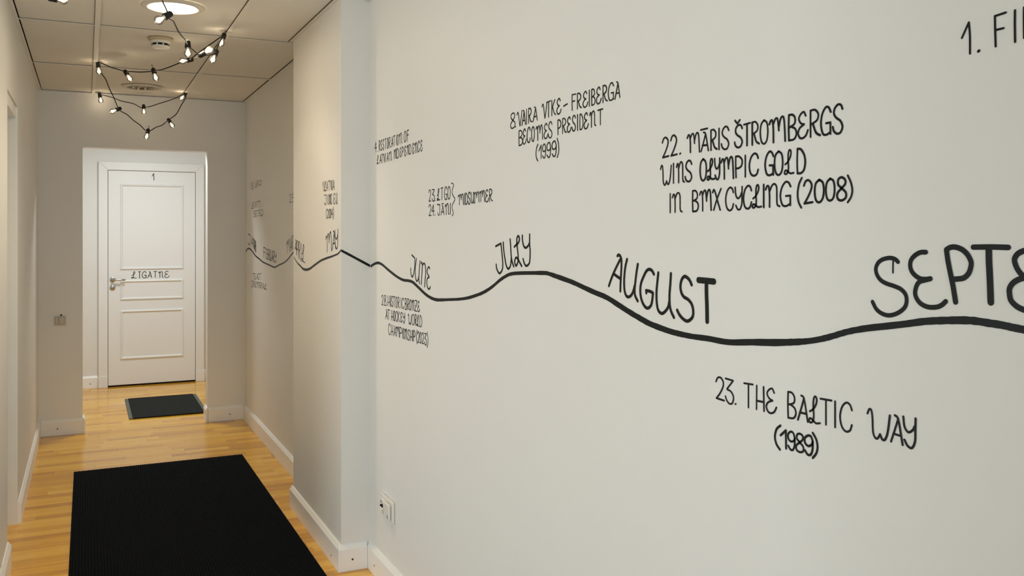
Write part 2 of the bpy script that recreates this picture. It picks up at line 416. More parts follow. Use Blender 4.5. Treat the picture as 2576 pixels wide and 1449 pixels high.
# ------------------------------------------------------------------ lettering: brush strokes on a wall plane
PI = math.pi
GL = {
 'A': [[(.34, .97), (.55, .92), (.70, .72), (.84, .38), (1, 0)], [(.62, .88), (.35, .48), (0, 0)], [(.2, .3), (.82, .29)]],
 'B': [[(.06, 0), (.02, .5), (.05, 1)], [(.05, 1), (.5, .99), (.82, .84), (.74, .62), (.12, .51)], [(.35, .53), (.84, .42), (1, .22), (.72, .03), (.06, 0)]],
 'C': [[(1, .78), (.86, .94), (.56, 1), (.2, .84), (.02, .48), (.16, .13), (.5, 0), (.84, .07), (1, .27)]],
 'D': [[(.04, 0), (0, .5), (.04, 1)], [(.04, 1), (.45, .97), (.86, .74), (1, .45), (.86, .15), (.5, .01), (.04, .01)]],
 'E': [[(.78, .84), (.58, 1), (.24, .91), (.1, .75), (.3, .58), (.62, .52)], [(.62, .52), (.2, .41), (.02, .22), (.2, .03), (.5, 0), (.8, .09), (1, .28)]],
 'F': [[(.08, 0), (.05, .5), (.05, 1)], [(.05, 1), (1, 1)], [(.06, .55), (.75, .57)]],
 'G': [[(1, .8), (.8, .97), (.5, 1), (.15, .78), (.02, .42), (.2, .07), (.55, 0), (.96, .08)], [(.97, .02), (.97, .42)], [(.97, .42), (.55, .42)]],
 'H': [[(.05, 0), (.08, 1)], [(.98, 0), (.92, 1)], [(.06, .36), (.95, .37)]],
 'I': [[(.5, 0), (.5, 1)]],
 'J': [[(0, 1), (.8, 1)], [(.8, 1), (.84, .5), (.78, .18), (.5, 0), (.2, .08), (.05, .26)]],
 'K': [[(.04, 0), (.04, 1)], [(.82, 1), (.08, .47)], [(.22, .56), (.6, .16), (1, 0)]],
 'L': [[(.12, .42), (.4, .52), (.66, .72), (.72, .92), (.58, 1), (.45, .88), (.42, .6), (.46, .3), (.4, .1), (.2, .01), (.04, .06), (.14, .17), (.36, .13), (.65, .03), (1, .04)]],
 'M': [[(0, .78), (.09, .92), (.19, .9), (.25, .6), (.26, 0)], [(.25, .75), (.38, .96), (.5, .96), (.56, .75), (.6, .46)], [(.6, .6), (.7, .9), (.82, 1), (.92, .9), (.97, .5), (1, 0)]],
 'N': [[(0, .78), (.1, .93), (.22, .9), (.28, .5), (.28, 0)], [(.28, .7), (.45, .94), (.63, 1), (.78, .85), (.8, .5), (.82, .1), (1, 0)]],
 'O': [[(.5, 1), (.12, .84), (0, .48), (.14, .12), (.5, 0), (.86, .14), (1, .5), (.88, .86), (.5, 1)]],
 'P': [[(.1, 0), (.05, .5), (.05, 1)], [(.05, 1), (.5, 1), (.95, .82), (.9, .56), (.5, .44), (.1, .43)]],
 'R': [[(.06, 0), (.05, 1)], [(.05, 1), (.5, 1), (.82, .82), (.7, .6), (.1, .47)], [(.28, .5), (.6, .14), (1, .02)]],
 'S': [[(.95, .82), (.8, .96), (.5, 1), (.18, .88), (.12, .7), (.35, .55), (.75, .42), (.95, .22), (.75, .03), (.4, 0), (.1, .1), (0, .25)]],
 'T': [[(0, .97), (1, 1)], [(.5, .98), (.5, 0)]],
 'U': [[(.02, 1), (.06, .4), (.2, .05), (.42, .02), (.62, .2), (.72, .4)], [(.76, 1), (.74, .3), (.82, .05), (1, .0)]],
 'V': [[(0, .8), (.14, .95), (.3, .8), (.5, .2), (.6, 0)], [(.6, 0), (.82, .45), (1, 1)]],
 'W': [[(0, .8), (.08, .96), (.17, .94), (.22, .7), (.25, .2), (.35, .02), (.45, .02), (.56, .18)], [(.56, .18), (.66, .02), (.78, .03), (.9, .3), (1, .92)]],
 'X': [[(0, .85), (.12, .98), (.3, .85), (.6, .4), (.9, 0)], [(1, 1), (.5, .5), (.12, 0)]],
 'Y': [[(0, 1), (.1, .66), (.4, .5), (.75, .6), (.92, .74)], [(1, 1), (.98, .6), (.95, .25), (.7, .01), (.35, .03), (.1, .2)]],
 'Z': [[(0, 1), (.95, 1)], [(.95, 1), (0, .02)], [(0, .02), (1, 0)], [(.25, .5), (.75, .52)]],
 '0': [[(.5, 1), (.12, .84), (0, .48), (.14, .12), (.5, 0), (.86, .14), (1, .5), (.88, .86), (.5, 1)]],
 '1': [[(0, .62), (.9, 1)], [(.9, 1), (.95, 0)]],
 '2': [[(0, .78), (.2, .96), (.55, 1), (.88, .84), (.86, .62), (.5, .3), (.06, .02)], [(.06, .02), (1, .04)]],
 '3': [[(0, 1), (.95, .97)], [(.95, .97), (.2, .58)], [(.2, .56), (.7, .5), (1, .3), (.86, .05), (.5, 0), (.15, .1), (0, .25)]],
 '4': [[(.62, 0), (.62, 1)], [(.6, 1), (.02, .42)], [(.02, .42), (1, .42)]],
 '5': [[(.9, 1), (.15, 1)], [(.15, 1), (.1, .58)], [(.1, .58), (.6, .58), (.95, .35), (.75, .04), (.4, 0), (.05, .12)]],
 '8': [[(.5, .53), (.12, .7), (.15, .92), (.5, 1), (.88, .92), (.88, .72), (.5, .53), (.05, .32), (.08, .08), (.5, 0), (.95, .1), (.95, .34), (.5, .53)]],
 '9': [[(.95, .75), (.75, .97), (.4, 1), (.06, .82), (.12, .56), (.5, .46), (.9, .56), (.97, .72), (.95, .3), (.75, .03), (.4, 0), (.08, .18)]],
 '(': [[(1, 1.12), (.35, .85), (.05, .45), (.3, .1), (.9, -.14)]],
 ')': [[(.1, 1.14), (.75, .8), (1, .42), (.75, .1), (.1, -.14)]],
 '.': [[(.3, .03), (.6, .05)]],
 '-': [[(0, .42), (1, .5)]],
}
def interp(tab, x):
    if x <= tab[0][0]:
        (a, b), (c, d) = tab[0], tab[1]
    elif x >= tab[-1][0]:
        (a, b), (c, d) = tab[-2], tab[-1]
    else:
        for (a, b), (c, d) in zip(tab, tab[1:]):
            if a <= x <= c: break
    return b + (d - b) * (x - a) / (c - a)
class Ink:
    """collects brush strokes on one wall plane; axis 'x' or 'y', outward offset"""
    def __init__(s, axis, val, off=0.0008):
        s.axis, s.val, s.off, s.bm = axis, val, off, new_bm(); s.k = 0
    def uv(s, px, py):
        p = on_x(px, py, s.val) if s.axis == 'x' else on_y(px, py, s.val)
        return Vector(((p.y if s.axis == 'x' else p.x), p.z))
    def v(s, q):
        c = s.val - s.off - 0.00005 * (s.k % 7)
        return s.bm.verts.new((c, q.x, q.y) if s.axis == 'x' else (q.x, c, q.y))
    def stroke_uv(s, pts, wd, smooth=True):
        pts = catmull([(p.x, p.y, 0) for p in pts], 5) if smooth and len(pts) > 2 else [Vector((p.x, p.y, 0)) for p in pts]
        pts = [Vector((p.x, p.y)) for p in pts]
        ws = wd if isinstance(wd, (list, tuple)) else [wd] * len(pts)
        if len(ws) != len(pts): ws = [ws[min(len(ws) - 1, int(i * len(ws) / len(pts)))] for i in range(len(pts))]
        L = []; R = []; s.k += 1
        for i, p in enumerate(pts):
            d = pts[min(i + 1, len(pts) - 1)] - pts[max(i - 1, 0)]
            if d.length < 1e-9: d = Vector((1, 0))
            d.normalize(); n = Vector((-d.y, d.x)) * ws[i] / 2
            L.append(s.v(p + n)); R.append(s.v(p - n))
        for i in range(len(pts) - 1): s.bm.faces.new((L[i], L[i + 1], R[i + 1], R[i]))
        for end, nb, a, b in ((0, 1, L[0], R[0]), (-1, -2, L[-1], R[-1])):
            d = (pts[end] - pts[nb])
            if d.length < 1e-9: continue
            d.normalize(); n = Vector((-d.y, d.x)); r = ws[end] / 2
            arc = [s.v(pts[end] + (n * math.cos(t) + d * math.sin(t)) * r) for t in [PI * q / 6 for q in range(1, 6)]]
            first, last = (a, b) if end == -1 else (b, a)
            s.bm.faces.new([first] + arc + [last])
    def frame(s, x0, y0, sc_): s.f = (x0, y0, sc_)
    def px(s, p): return s.uv(s.f[0] + p[0] / s.f[2], s.f[1] + p[1] / s.f[2])
    def trace(s, pts, wd, smooth=True): s.stroke_uv([s.px(p) for p in pts], wd, smooth)
    def line(s, letters, base, cap, wd):
        for ch, xl, xr in letters:
            if xr - xl < 1: xl, xr = xl - 4, xr + 4
            for st in GL[ch]:
                pts = []
                for gx, gy in st:
                    x = xl + gx * (xr - xl)
                    b, c = interp(base, x), interp(cap, x)
                    pts.append(s.px((x, b + (c - b) * gy)))
                s.stroke_uv(pts, wd * random.uniform(0.92, 1.1))
    def ribbon(s, rows):
        """rows: (x, y centre, vertical thickness) in frame px"""
        sm = catmull([(a, b, c) for a, b, c in rows], 5)
        pr = None
        for q in sm:
            hj = q.z / 2 * (1 + random.uniform(-.05, .05))
            cur = (s.v(s.px((q.x, q.y - hj))), s.v(s.px((q.x, q.y + hj))))
            if pr: s.bm.faces.new((pr[0], cur[0], cur[1], pr[1]))
            pr = cur
    def done(s, name, parent, label):
        me = bpy.data.meshes.new(name)
        bmesh.ops.recalc_face_normals(s.bm, faces=s.bm.faces)
        s.bm.to_mesh(me); s.bm.free()
        o = link(name, me, M['paint'], parent); tag(o, label); return o
def LT(s, *xs):
    """'AB', (xl,xr),(xl,xr)... -> list"""
    return [(c, a, b) for c, (a, b) in zip(s, xs)]
WS = 0.0037
# --- the long wavy line
k = Ink('x', XR)
k.frame(900, 580, 4.528)
near = [(150, 408, 30), (190, 380, 30), (235, 368, 31), (280, 388, 31), (340, 440, 32), (420, 505, 33), (480, 545, 32), (530, 566, 32), (580, 571, 32), (630, 590, 36), (700, 655, 38), (770, 722, 38), (830, 763, 36), (880, 784, 37), (930, 790, 36), (1050, 786, 32), (1150, 782, 33), (1250, 768, 36), (1330, 745, 39), (1430, 706, 41), (1530, 643, 42), (1620, 565, 42), (1700, 513, 42), (1760, 492, 41), (1850, 485, 41), (2000, 483, 44), (2140, 484, 48), (2190, 496, 47)]
def conv(rows, f):
    return [(f[0] + a / f[2], f[1] + b / f[2], c / f[2]) for a, b, c in rows]
R1 = conv(near, (900, 580, 4.528))
R2 = conv([(700, 485, 44), (800, 520, 46), (900, 558, 46), (1000, 605, 48), (1100, 650, 50), (1200, 692, 52), (1300, 755, 55), (1400, 820, 56), (1500, 880, 57), (1600, 935, 57), (1700, 975, 56), (1800, 1010, 55), (1900, 1035, 53), (2000, 1055, 52)], (1200, 560, 3.68))
R3 = conv([(100, 910, 46), (260, 938, 48), (450, 938, 52), (620, 941, 56), (750, 938, 54), (860, 932, 50), (950, 920, 50), (1050, 898, 52), (1150, 868, 52), (1230, 848, 52), (1350, 828, 53), (1500, 812, 54), (1650, 795, 57), (1800, 775, 58), (1950, 768, 60), (2100, 766, 62), (2200, 772, 62), (2300, 788, 62), (2400, 803, 62), (2500, 825, 62), (2576, 840, 62), (2800, 895, 66)], (1750, 560, 3.1186))
k.frame(0, 0, 1); k.ribbon(R1 + R2 + R3)
k.done('wavy_line', wall_right, 'thick black wavy line running under the month names')
k = Ink('y', YP1); k.frame(0, 0, 1); k.ribbon([(858.6, 630.3, 6.8), (880, 641.5, 6.8), (905, 655, 6.8), (932.2, 669.5, 6.8)])
k.done('wavy_line', wall_pil, 'black line crossing the narrow front of the pilaster')
k = Ink('x', XP); k.frame(725, 560, 11.144)
k.ribbon([(160, 960, 28), (215, 1060, 36), (280, 1150, 46), (350, 1220, 54), (400, 1280, 62), (450, 1308, 68), (500, 1318, 70), (560, 1310, 70), (620, 1285, 68), (700, 1222, 64), (780, 1162, 62), (860, 1102, 62), (940, 1052, 60), (1020, 1020, 60), (1100, 988, 58), (1200, 957, 55), (1300, 918, 50), (1400, 870, 48), (1455, 808, 48), (1490, 770, 44)])
k.done('wavy_line', wall_pil, 'wavy line along the side of the pilaster')
k = Ink('x', XR); k.frame(610, 570, 8.521)
k.ribbon([(72, 540, 36), (100, 490, 34), (132, 468, 32), (170, 485, 34), (220, 540, 36), (290, 635, 36), (360, 690, 36), (430, 752, 34), (500, 790, 34), (580, 825, 34), (640, 855, 34), (690, 872, 34), (740, 850, 34), (800, 815, 34), (860, 790, 34), (920, 752, 34), (980, 695, 36), (1040, 615, 38), (1090, 553, 40), (1180, 440, 40)])
k.done('wavy_line', wall_right, 'wavy line on the wall stretch beyond the pilaster')
# --- months
k = Ink('x', XR); k.frame(1020, 630, 13.175); W = 0.0062
for st in ([(215, 150), (300, 240)], [(308, 250), (315, 400), (308, 560), (288, 700), (265, 810), (232, 875), (200, 830), (180, 720), (178, 590)],
           [(365, 265), (350, 400), (330, 560), (328, 750), (340, 900), (375, 1020), (420, 970), (445, 870)], [(487, 350), (470, 560), (455, 780), (448, 960), (472, 1095)],
           [(525, 430), (542, 390), (562, 470), (555, 700), (540, 900), (530, 1120)], [(570, 490), (600, 440), (630, 430), (660, 490), (672, 600), (675, 750), (655, 1000), (642, 1200)],
           [(808, 600), (780, 545), (745, 590), (722, 670), (735, 770), (790, 880)], [(790, 885), (735, 920), (712, 1020), (718, 1140), (745, 1240), (785, 1280), (815, 1250), (828, 1200)]): k.trace(st, W)
k.done('lettering', wall_right, 'painted month name JUNE slanting down along the line')
k = Ink('x', XR); k.frame(1235, 580, 12.075); W = 0.0066
for st in ([(150, 478), (300, 395)], [(308, 392), (330, 600), (355, 850), (365, 1050), (345, 1200), (270, 1300), (210, 1230), (175, 1130), (165, 1030)],
           [(377, 360), (395, 600), (430, 850), (470, 1060), (525, 1160), (580, 1110), (610, 1000), (620, 850)], [(588, 265), (605, 500), (620, 750), (650, 950), (700, 1095)],
           [(715, 495), (780, 430), (840, 370), (872, 260), (852, 178), (822, 172), (795, 240), (790, 350), (805, 500), (830, 750), (832, 870), (820, 970), (775, 1070), (735, 1000), (730, 910), (770, 820), (820, 860), (880, 970), (940, 1080)],
           [(960, 150), (965, 300), (1000, 460), (1060, 525), (1130, 470), (1165, 400)], [(1180, 120), (1178, 400), (1195, 600), (1190, 850), (1165, 1000), (1080, 1075), (1020, 1000), (980, 860)]): k.trace(st, W)
k.done('lettering', wall_right, 'painted month name JULY at the crest of the line')
k = Ink('x', XR); k.frame(1515, 630, 7.627); W = 0.0072
for st in ([(295, 105), (318, 85), (350, 110), (370, 170), (372, 300), (365, 450), (355, 620), (350, 780)], [(350, 170), (280, 310), (215, 450), (165, 580), (132, 680)], [(225, 450), (290, 500), (350, 540)],
           [(480, 170), (445, 330), (425, 550), (430, 750), (460, 860), (505, 893), (560, 860), (600, 780), (625, 680)], [(687, 265), (665, 400), (640, 600), (625, 780), (640, 880), (685, 970)],
           [(995, 455), (960, 390), (905, 362), (850, 400), (790, 520), (745, 650), (735, 800), (760, 950), (810, 1060), (870, 1108), (930, 1070), (960, 980), (978, 820)], [(975, 815), (920, 785), (845, 768)], [(845, 770), (850, 815)],
           [(1080, 430), (1060, 620), (1045, 800), (1050, 1000), (1080, 1150), (1150, 1210), (1220, 1160), (1270, 1080), (1290, 980)], [(1322, 445), (1310, 650), (1295, 850), (1300, 1050), (1330, 1180), (1380, 1285)],
           [(1720, 660), (1680, 570), (1625, 515), (1580, 500), (1530, 560), (1505, 680), (1520, 800), (1570, 890), (1650, 940), (1720, 1030), (1750, 1160), (1735, 1280), (1650, 1355), (1570, 1325), (1490, 1240), (1442, 1145)]): k.trace(st, W)
k.trace([(1850, 568), (2000, 582), (2150, 598)], 0.0125); k.trace([(2005, 600), (2005, 800), (2015, 1100), (2018, 1360)], 0.0108)
k.done('lettering', wall_right, 'painted month name AUGUST following the falling line')
k = Ink('x', XR); k.frame(2180, 600, 6.9); W = 0.0068
k.trace([(550, 405), (500, 360), (430, 338), (360, 342), (270, 370), (200, 430), (165, 530), (190, 640), (260, 730), (360, 785), (480, 825), (600, 880), (680, 970), (700, 1080), (670, 1190), (570, 1280), (450, 1328), (350, 1330), (250, 1290), (170, 1220), (108, 1100)], W)
k.trace([(465, 395), (463, 500), (463, 594)], 0.0027)
k.trace([(1035, 237), (940, 242), (850, 290), (780, 370), (762, 470), (790, 570), (860, 650), (950, 700), (1050, 705), (1115, 695)], 0.0072)
k.trace([(1115, 700), (1010, 725), (920, 755), (870, 830), (848, 950), (880, 1050), (960, 1140), (1080, 1190), (1220, 1190), (1311, 1155), (1380, 1092)], 0.0072)
k.frame(2370, 600, 6.9)
k.trace([(82, 200), (110, 400), (160, 650), (200, 850), (240, 1100)], 0.0082); k.trace([(80, 195), (150, 155), (240, 150), (350, 190), (440, 270), (505, 390), (508, 480), (470, 600), (390, 680), (300, 700), (225, 705)], 0.0078)
k.trace([(545, 150), (850, 147), (1155, 155)], 0.0076); k.trace([(815, 160), (820, 400), (835, 700), (850, 1105)], 0.0098)
k.trace([(1560, 180), (1421, 215), (1320, 265), (1265, 350), (1275, 440), (1320, 540), (1390, 630), (1470, 680), (1580, 690)], 0.0076)
k.trace([(1580, 690), (1440, 685), (1340, 710), (1240, 770), (1180, 860), (1175, 950), (1200, 1070), (1280, 1160), (1380, 1220), (1520, 1255), (1640, 1200)], 0.0078)
k.done('lettering', wall_right, 'largest painted month letters SEPTE cut by the frame edge')
k = Ink('x', XP); k.frame(725, 560, 11.144)
k.line(LT('MAY', (1055, 1215), (1238, 1330), (1315, 1395)), [(1115, 810), (1240, 772), (1320, 712), (1395, 740)], [(1060, 360), (1180, 265), (1260, 228), (1390, 190)], 0.0062)
k.done('lettering', wall_pil, 'painted month name MAY on the side of the pilaster')
k = Ink('x', XP); k.frame(725, 560, 11.144)
k.line(LT('APRIL', (190, 240), (240, 285), (295, 345), (366, 366), (378, 470)), [(195, 760), (240, 890), (320, 1040), (370, 1070), (470, 1140)], [(215, 480), (260, 520), (320, 550), (370, 585), (430, 615)], 0.0058)
k.done('lettering', wall_pil, 'painted month name APRIL at the far edge of the pilaster')
k = Ink('x', XR); k.frame(610, 570, 8.521)
k.line(LT('JANUARY', (115, 182), (192, 230), (232, 250), (250, 265), (263, 276), (272, 283), (280, 293)), [(130, 385), (200, 392), (240, 450), (292, 560)], [(130, 165), (200, 195), (292, 330)], 0.0058)
k.done('lettering', wall_right, 'farthest painted month name, JANUARY, by the corner')
k = Ink('x', XR); k.frame(610, 570, 8.521)
k.line(LT('FEBRUARY', (450, 500), (500, 530), (535, 562), (562, 588), (590, 618), (620, 655), (655, 690), (690, 726)), [(450, 660), (560, 715), (640, 750), (720, 770)], [(450, 440), (520, 480), (600, 500), (720, 550)], 0.0055)
k.done('lettering', wall_right, 'painted month name FEBRUARY in the dip beyond the pilaster')
k = Ink('x', XR); k.frame(610, 570, 8.521)
k.line(LT('MARCH', (945, 1015), (1020, 1060), (1065, 1098), (1105, 1140), (1150, 1190)), [(950, 565), (1010, 540), (1090, 500), (1190, 450)], [(950, 320), (1000, 270), (1080, 195), (1190, 110)], 0.0055)
k.done('lettering', wall_right, 'painted month name MARCH half hidden behind the pilaster')
# --- notes on the near wall
k = Ink('x', XR); k.frame(1200, 180, 5.152)
k.line(LT('8.VAIRA', (437, 495), (495, 508), (520, 585), (585, 630), (644, 644), (668, 712), (728, 783)) + LT('VTKE', (845, 908), (905, 955), (970, 1020), (1035, 1092)) + LT('-', (1125, 1172)) +
       LT('FREIBERGA', (1232, 1282), (1300, 1356), (1375, 1438), (1458, 1458), (1488, 1532), (1548, 1612), (1632, 1692), (1702, 1772), (1790, 1854)),
       [(450, 740), (560, 705), (640, 682), (780, 630), (900, 600), (1000, 562), (1090, 545), (1240, 500), (1340, 475), (1437, 455), (1500, 435), (1600, 412), (1690, 385), (1770, 365), (1852, 335)],
       [(465, 540), (580, 505), (680, 480), (750, 455), (850, 415), (930, 388), (1060, 350), (1240, 300), (1320, 285), (1400, 260), (1500, 230), (1570, 205), (1650, 185), (1740, 150), (1810, 130)], WS)
k.line(LT('BECOMES', (545, 592), (595, 640), (650, 692), (710, 746), (768, 852), (870, 922), (926, 976)) + LT('PRESIDENT', (1048, 1090), (1108, 1160), (1170, 1222), (1235, 1280), (1306, 1306), (1335, 1376), (1388, 1446), (1463, 1542), (1570, 1632)),
       [(550, 960), (690, 915), (850, 875), (975, 855), (1060, 815), (1280, 765), (1445, 735), (1540, 700), (1600, 688)],
       [(550, 770), (670, 725), (850, 690), (960, 650), (1060, 630), (1260, 570), (1310, 560), (1440, 530), (1540, 505), (1630, 485)], WS)
k.line(LT('(1999)', (765, 792), (805, 836), (850, 892), (905, 957), (972, 1030), (1038, 1062)), [(785, 1135), (880, 1118), (940, 1110), (1010, 1098), (1050, 1085)], [(780, 965), (830, 955), (880, 940), (940, 920), (1010, 902), (1045, 892)], WS)
k.done('lettering', wall_right, 'three-line note numbered 8 about a president, dated 1999')
k = Ink('x', XR); k.frame(1600, 240, 4.262)
W = 0.0039
k.line(LT('22.', (285, 352), (375, 442), (468, 486)) + LT('MARIS', (552, 682), (700, 778), (803, 870), (892, 892), (918, 1000)) + LT('STROMBERGS', (1060, 1145), (1160, 1226), (1245, 1322), (1335, 1416), (1432, 1602), (1638, 1722), (1738, 1846), (1868, 1976), (1983, 2090), (2113, 2222)),
       [(320, 665), (440, 640), (590, 610), (680, 605), (770, 592), (870, 580), (960, 578), (1100, 558), (1190, 537), (1320, 522), (1380, 520), (1470, 505), (1590, 490), (1680, 480), (1780, 460), (1880, 445), (1960, 435), (2060, 420), (2160, 410)],
       [(310, 455), (410, 428), (590, 410), (660, 400), (730, 390), (830, 370), (890, 355), (960, 335), (1100, 318), (1190, 302), (1280, 285), (1380, 265), (1510, 240), (1600, 220), (1680, 205), (1780, 180), (1900, 160), (2030, 130), (2160, 100)], W)
k.trace([(697, 371), (768, 354)], W); k.trace([(1064, 270), (1090, 303)], W); k.trace([(1090, 303), (1116, 264)], W)
k.line(LT('WINS', (265, 380), (404, 404), (436, 520), (530, 602)) + LT('OLYMPIC', (690, 757), (762, 845), (845, 900), (915, 1047), (1068, 1142), (1174, 1174), (1215, 1312)) + LT('GOLD', (1385, 1476), (1488, 1576), (1590, 1692), (1730, 1817)),
       [(310, 962), (405, 940), (510, 930), (570, 922), (720, 915), (800, 905), (870, 900), (940, 895), (1040, 890), (1075, 880), (1175, 872), (1260, 862), (1430, 857), (1530, 855), (1640, 845), (1770, 835)],
       [(290, 745), (405, 730), (480, 715), (565, 700), (720, 682), (820, 680), (890, 675), (1000, 660), (1100, 655), (1175, 645), (1265, 625), (1430, 605), (1530, 600), (1640, 585), (1770, 570)], W)
k.line(LT('IN', (369, 369), (392, 496)) + LT('BMX', (608, 670), (685, 808), (825, 914)) + LT('CYCLING', (962, 1046), (1065, 1140), (1153, 1240), (1246, 1346), (1372, 1372), (1393, 1542), (1548, 1660)) + LT('(2008)', (1733, 1780), (1803, 1895), (1918, 2016), (2038, 2132), (2158, 2256), (2268, 2322)),
       [(370, 1255), (490, 1248), (640, 1245), (800, 1230), (910, 1228), (1000, 1235), (1100, 1225), (1200, 1215), (1300, 1205), (1370, 1200), (1540, 1190), (1610, 1187), (1850, 1160), (1960, 1148), (2080, 1128), (2200, 1128), (2300, 1110)],
       [(370, 1055), (450, 1045), (640, 1020), (740, 1015), (870, 1005), (1010, 988), (1100, 985), (1200, 970), (1300, 960), (1370, 958), (1450, 955), (1600, 930), (1850, 910), (1970, 905), (2080, 893), (2200, 877), (2300, 895)], W)
k.done('lettering', wall_right, 'three-line note numbered 22 about an Olympic cycling gold')
k = Ink('x', XR); k.frame(1750, 900, 3.963); W = 0.0036
k.line(LT('23.', (205, 286), (300, 380), (393, 410)) + LT('THE', (485, 572), (605, 686), (705, 808)) + LT('BALTIC', (920, 1002), (1022, 1120), (1128, 1242), (1246, 1357), (1393, 1393), (1440, 1560)) + LT('WAY', (1716, 1940), (1950, 2067), (2073, 2196)),
       [(240, 418), (340, 458), (400, 470), (525, 495), (645, 520), (755, 552), (955, 605), (1070, 625), (1190, 660), (1295, 665), (1392, 692), (1510, 738), (1830, 812), (2005, 845), (2140, 895)],
       [(240, 195), (335, 212), (525, 255), (645, 285), (755, 305), (955, 345), (1060, 370), (1185, 382), (1300, 415), (1395, 435), (1500, 445), (1740, 502), (1930, 552), (1990, 565), (2080, 588), (2190, 605)], W)
k.line(LT('(1989)', (790, 848), (850, 908), (920, 992), (1003, 1078), (1085, 1172), (1165, 1218)), [(820, 882), (890, 900), (960, 918), (1040, 940), (1130, 968), (1190, 972)], [(830, 690), (895, 722), (960, 740), (1045, 758), (1130, 778), (1190, 775)], 0.0042)
k.done('lettering', wall_right, 'note THE BALTIC WAY (1989) below the thick line')
k = Ink('x', XR); k.frame(2300, 0, 8.05); W = 0.0031
for st in ([(970, 770), (1110, 455)], [(1110, 455), (1132, 700), (1135, 1085)], [(1640, 325), (1645, 600), (1655, 940)], [(1640, 328), (1860, 255)], [(1665, 608), (1815, 572)], [(2047, 212), (2045, 500), (2050, 850)], [(2228, 150), (2226, 400), (2230, 770)]): k.trace(st, W)
k.trace([(1305, 1040), (1318, 1030)], 0.0042)
k.done('lettering', wall_right, 'beginning of a note numbered 1 cut off at the top right')
k = Ink('x', XR); k.frame(1065, 450, 13.173)
k.line(LT('23.', (185, 255), (293, 375), (383, 402)) + LT('LTGO', (455, 550), (588, 655), (700, 788), (818, 896)), [(220, 750), (330, 740), (500, 715), (620, 688), (740, 690), (855, 672)], [(220, 365), (330, 350), (520, 320), (620, 296), (740, 270), (855, 250)], WS)
k.line(LT('24.', (185, 264), (285, 370), (383, 402)) + LT('JANI', (470, 565), (588, 692), (722, 858), (898, 898)), [(220, 1225), (330, 1215), (510, 1205), (640, 1190), (780, 1180), (900, 1162)], [(220, 860), (330, 862), (510, 848), (640, 880), (780, 825), (900, 805)], WS)
k.trace([(612, 830), (675, 822)], WS)
k.trace([(935, 140), (978, 155), (1008, 215), (985, 290), (958, 400), (968, 510), (1010, 590), (1052, 672), (1010, 770), (965, 860), (958, 980), (985, 1070), (996, 1150), (962, 1222)], 0.0034)
k.line(LT('MIDSUMMER', (1152, 1328), (1362, 1362), (1400, 1466), (1485, 1560), (1585, 1690), (1660, 1850), (1865, 2032), (2058, 2168), (2192, 2295)),
       [(1210, 855), (1320, 852), (1420, 845), (1520, 840), (1620, 808), (1730, 795), (1840, 765), (1900, 752), (2020, 752), (2100, 765), (2240, 745)], [(1210, 515), (1300, 500), (1360, 490), (1420, 475), (1520, 440), (1600, 450), (1750, 435), (1820, 430), (1900, 400), (2000, 385), (2100, 362), (2230, 345)], WS)
k.done('lettering', wall_right, 'two dates joined by a brace to the word MIDSUMMER')
k = Ink('x', XR); k.frame(935, 310, 12.07)
k.line(LT('4.', (95, 158), (166, 180)) + LT('RESTORATION', (222, 270), (280, 322), (338, 378), (403, 447), (473, 507), (525, 580), (600, 652), (662, 716), (755, 755), (778, 818), (838, 932)) + LT('OF', (988, 1048), (1080, 1132)),
       [(130, 880), (240, 842), (360, 802), (490, 768), (630, 705), (680, 690), (800, 652), (920, 602), (1020, 570), (1090, 545)], [(130, 580), (240, 530), (360, 490), (430, 465), (540, 435), (625, 410), (690, 380), (800, 345), (890, 300), (1020, 240), (1110, 212)], WS)
k.line(LT('LATVIAN', (162, 218), (245, 298), (302, 348), (358, 402), (430, 430), (468, 512), (533, 618)) + LT('INDEPENDENCE', (685, 685), (703, 757), (768, 828), (858, 902), (925, 968), (998, 1052), (1078, 1132), (1145, 1202), (1242, 1288), (1308, 1392), (1403, 1458), (1486, 1546)),
       [(190, 1232), (280, 1205), (400, 1185), (500, 1152), (600, 1130), (700, 1072), (800, 1055), (880, 1018), (950, 985), (1020, 992), (1100, 945), (1180, 937), (1260, 925), (1390, 890), (1440, 862), (1510, 845)], [(190, 975), (320, 940), (430, 910), (490, 890), (580, 865), (700, 800), (800, 765), (880, 745), (950, 720), (1020, 695), (1120, 660), (1180, 640), (1260, 610), (1370, 585), (1430, 545), (1510, 515)], WS)
k.done('lettering', wall_right, 'two-line note numbered 4 about restoration of independence')
k = Ink('x', XR); k.frame(950, 735, 9.993)
k.line(LT('28.', (105, 142), (165, 215), (226, 236)) + LT('HISTORIC', (258, 315), (330, 330), (345, 388), (395, 442), (455, 492), (512, 558), (590, 590), (613, 662)) + LT('BRONZE', (693, 737), (752, 802), (812, 852), (868, 932), (943, 992), (1008, 1062)),
       [(120, 325), (200, 338), (290, 348), (370, 362), (480, 388), (630, 410), (710, 438), (840, 450), (960, 475), (1035, 492)], [(120, 75), (190, 80), (290, 92), (420, 110), (530, 130), (630, 150), (710, 155), (840, 188), (960, 210), (1035, 230)], WS)
k.line(LT('AT', (203, 252), (258, 305)) + LT('HOCKEY', (343, 392), (408, 442), (453, 497), (508, 562), (578, 624), (638, 688)) + LT('WORLD', (768, 852), (868, 922), (943, 987), (988, 1042), (1063, 1117)),
       [(230, 672), (370, 710), (480, 733), (600, 752), (665, 775), (820, 808), (900, 828), (960, 830), (1020, 858), (1090, 872)], [(230, 430), (370, 460), (480, 482), (600, 505), (665, 525), (780, 542), (900, 555), (960, 565), (1020, 578), (1090, 590)], WS)
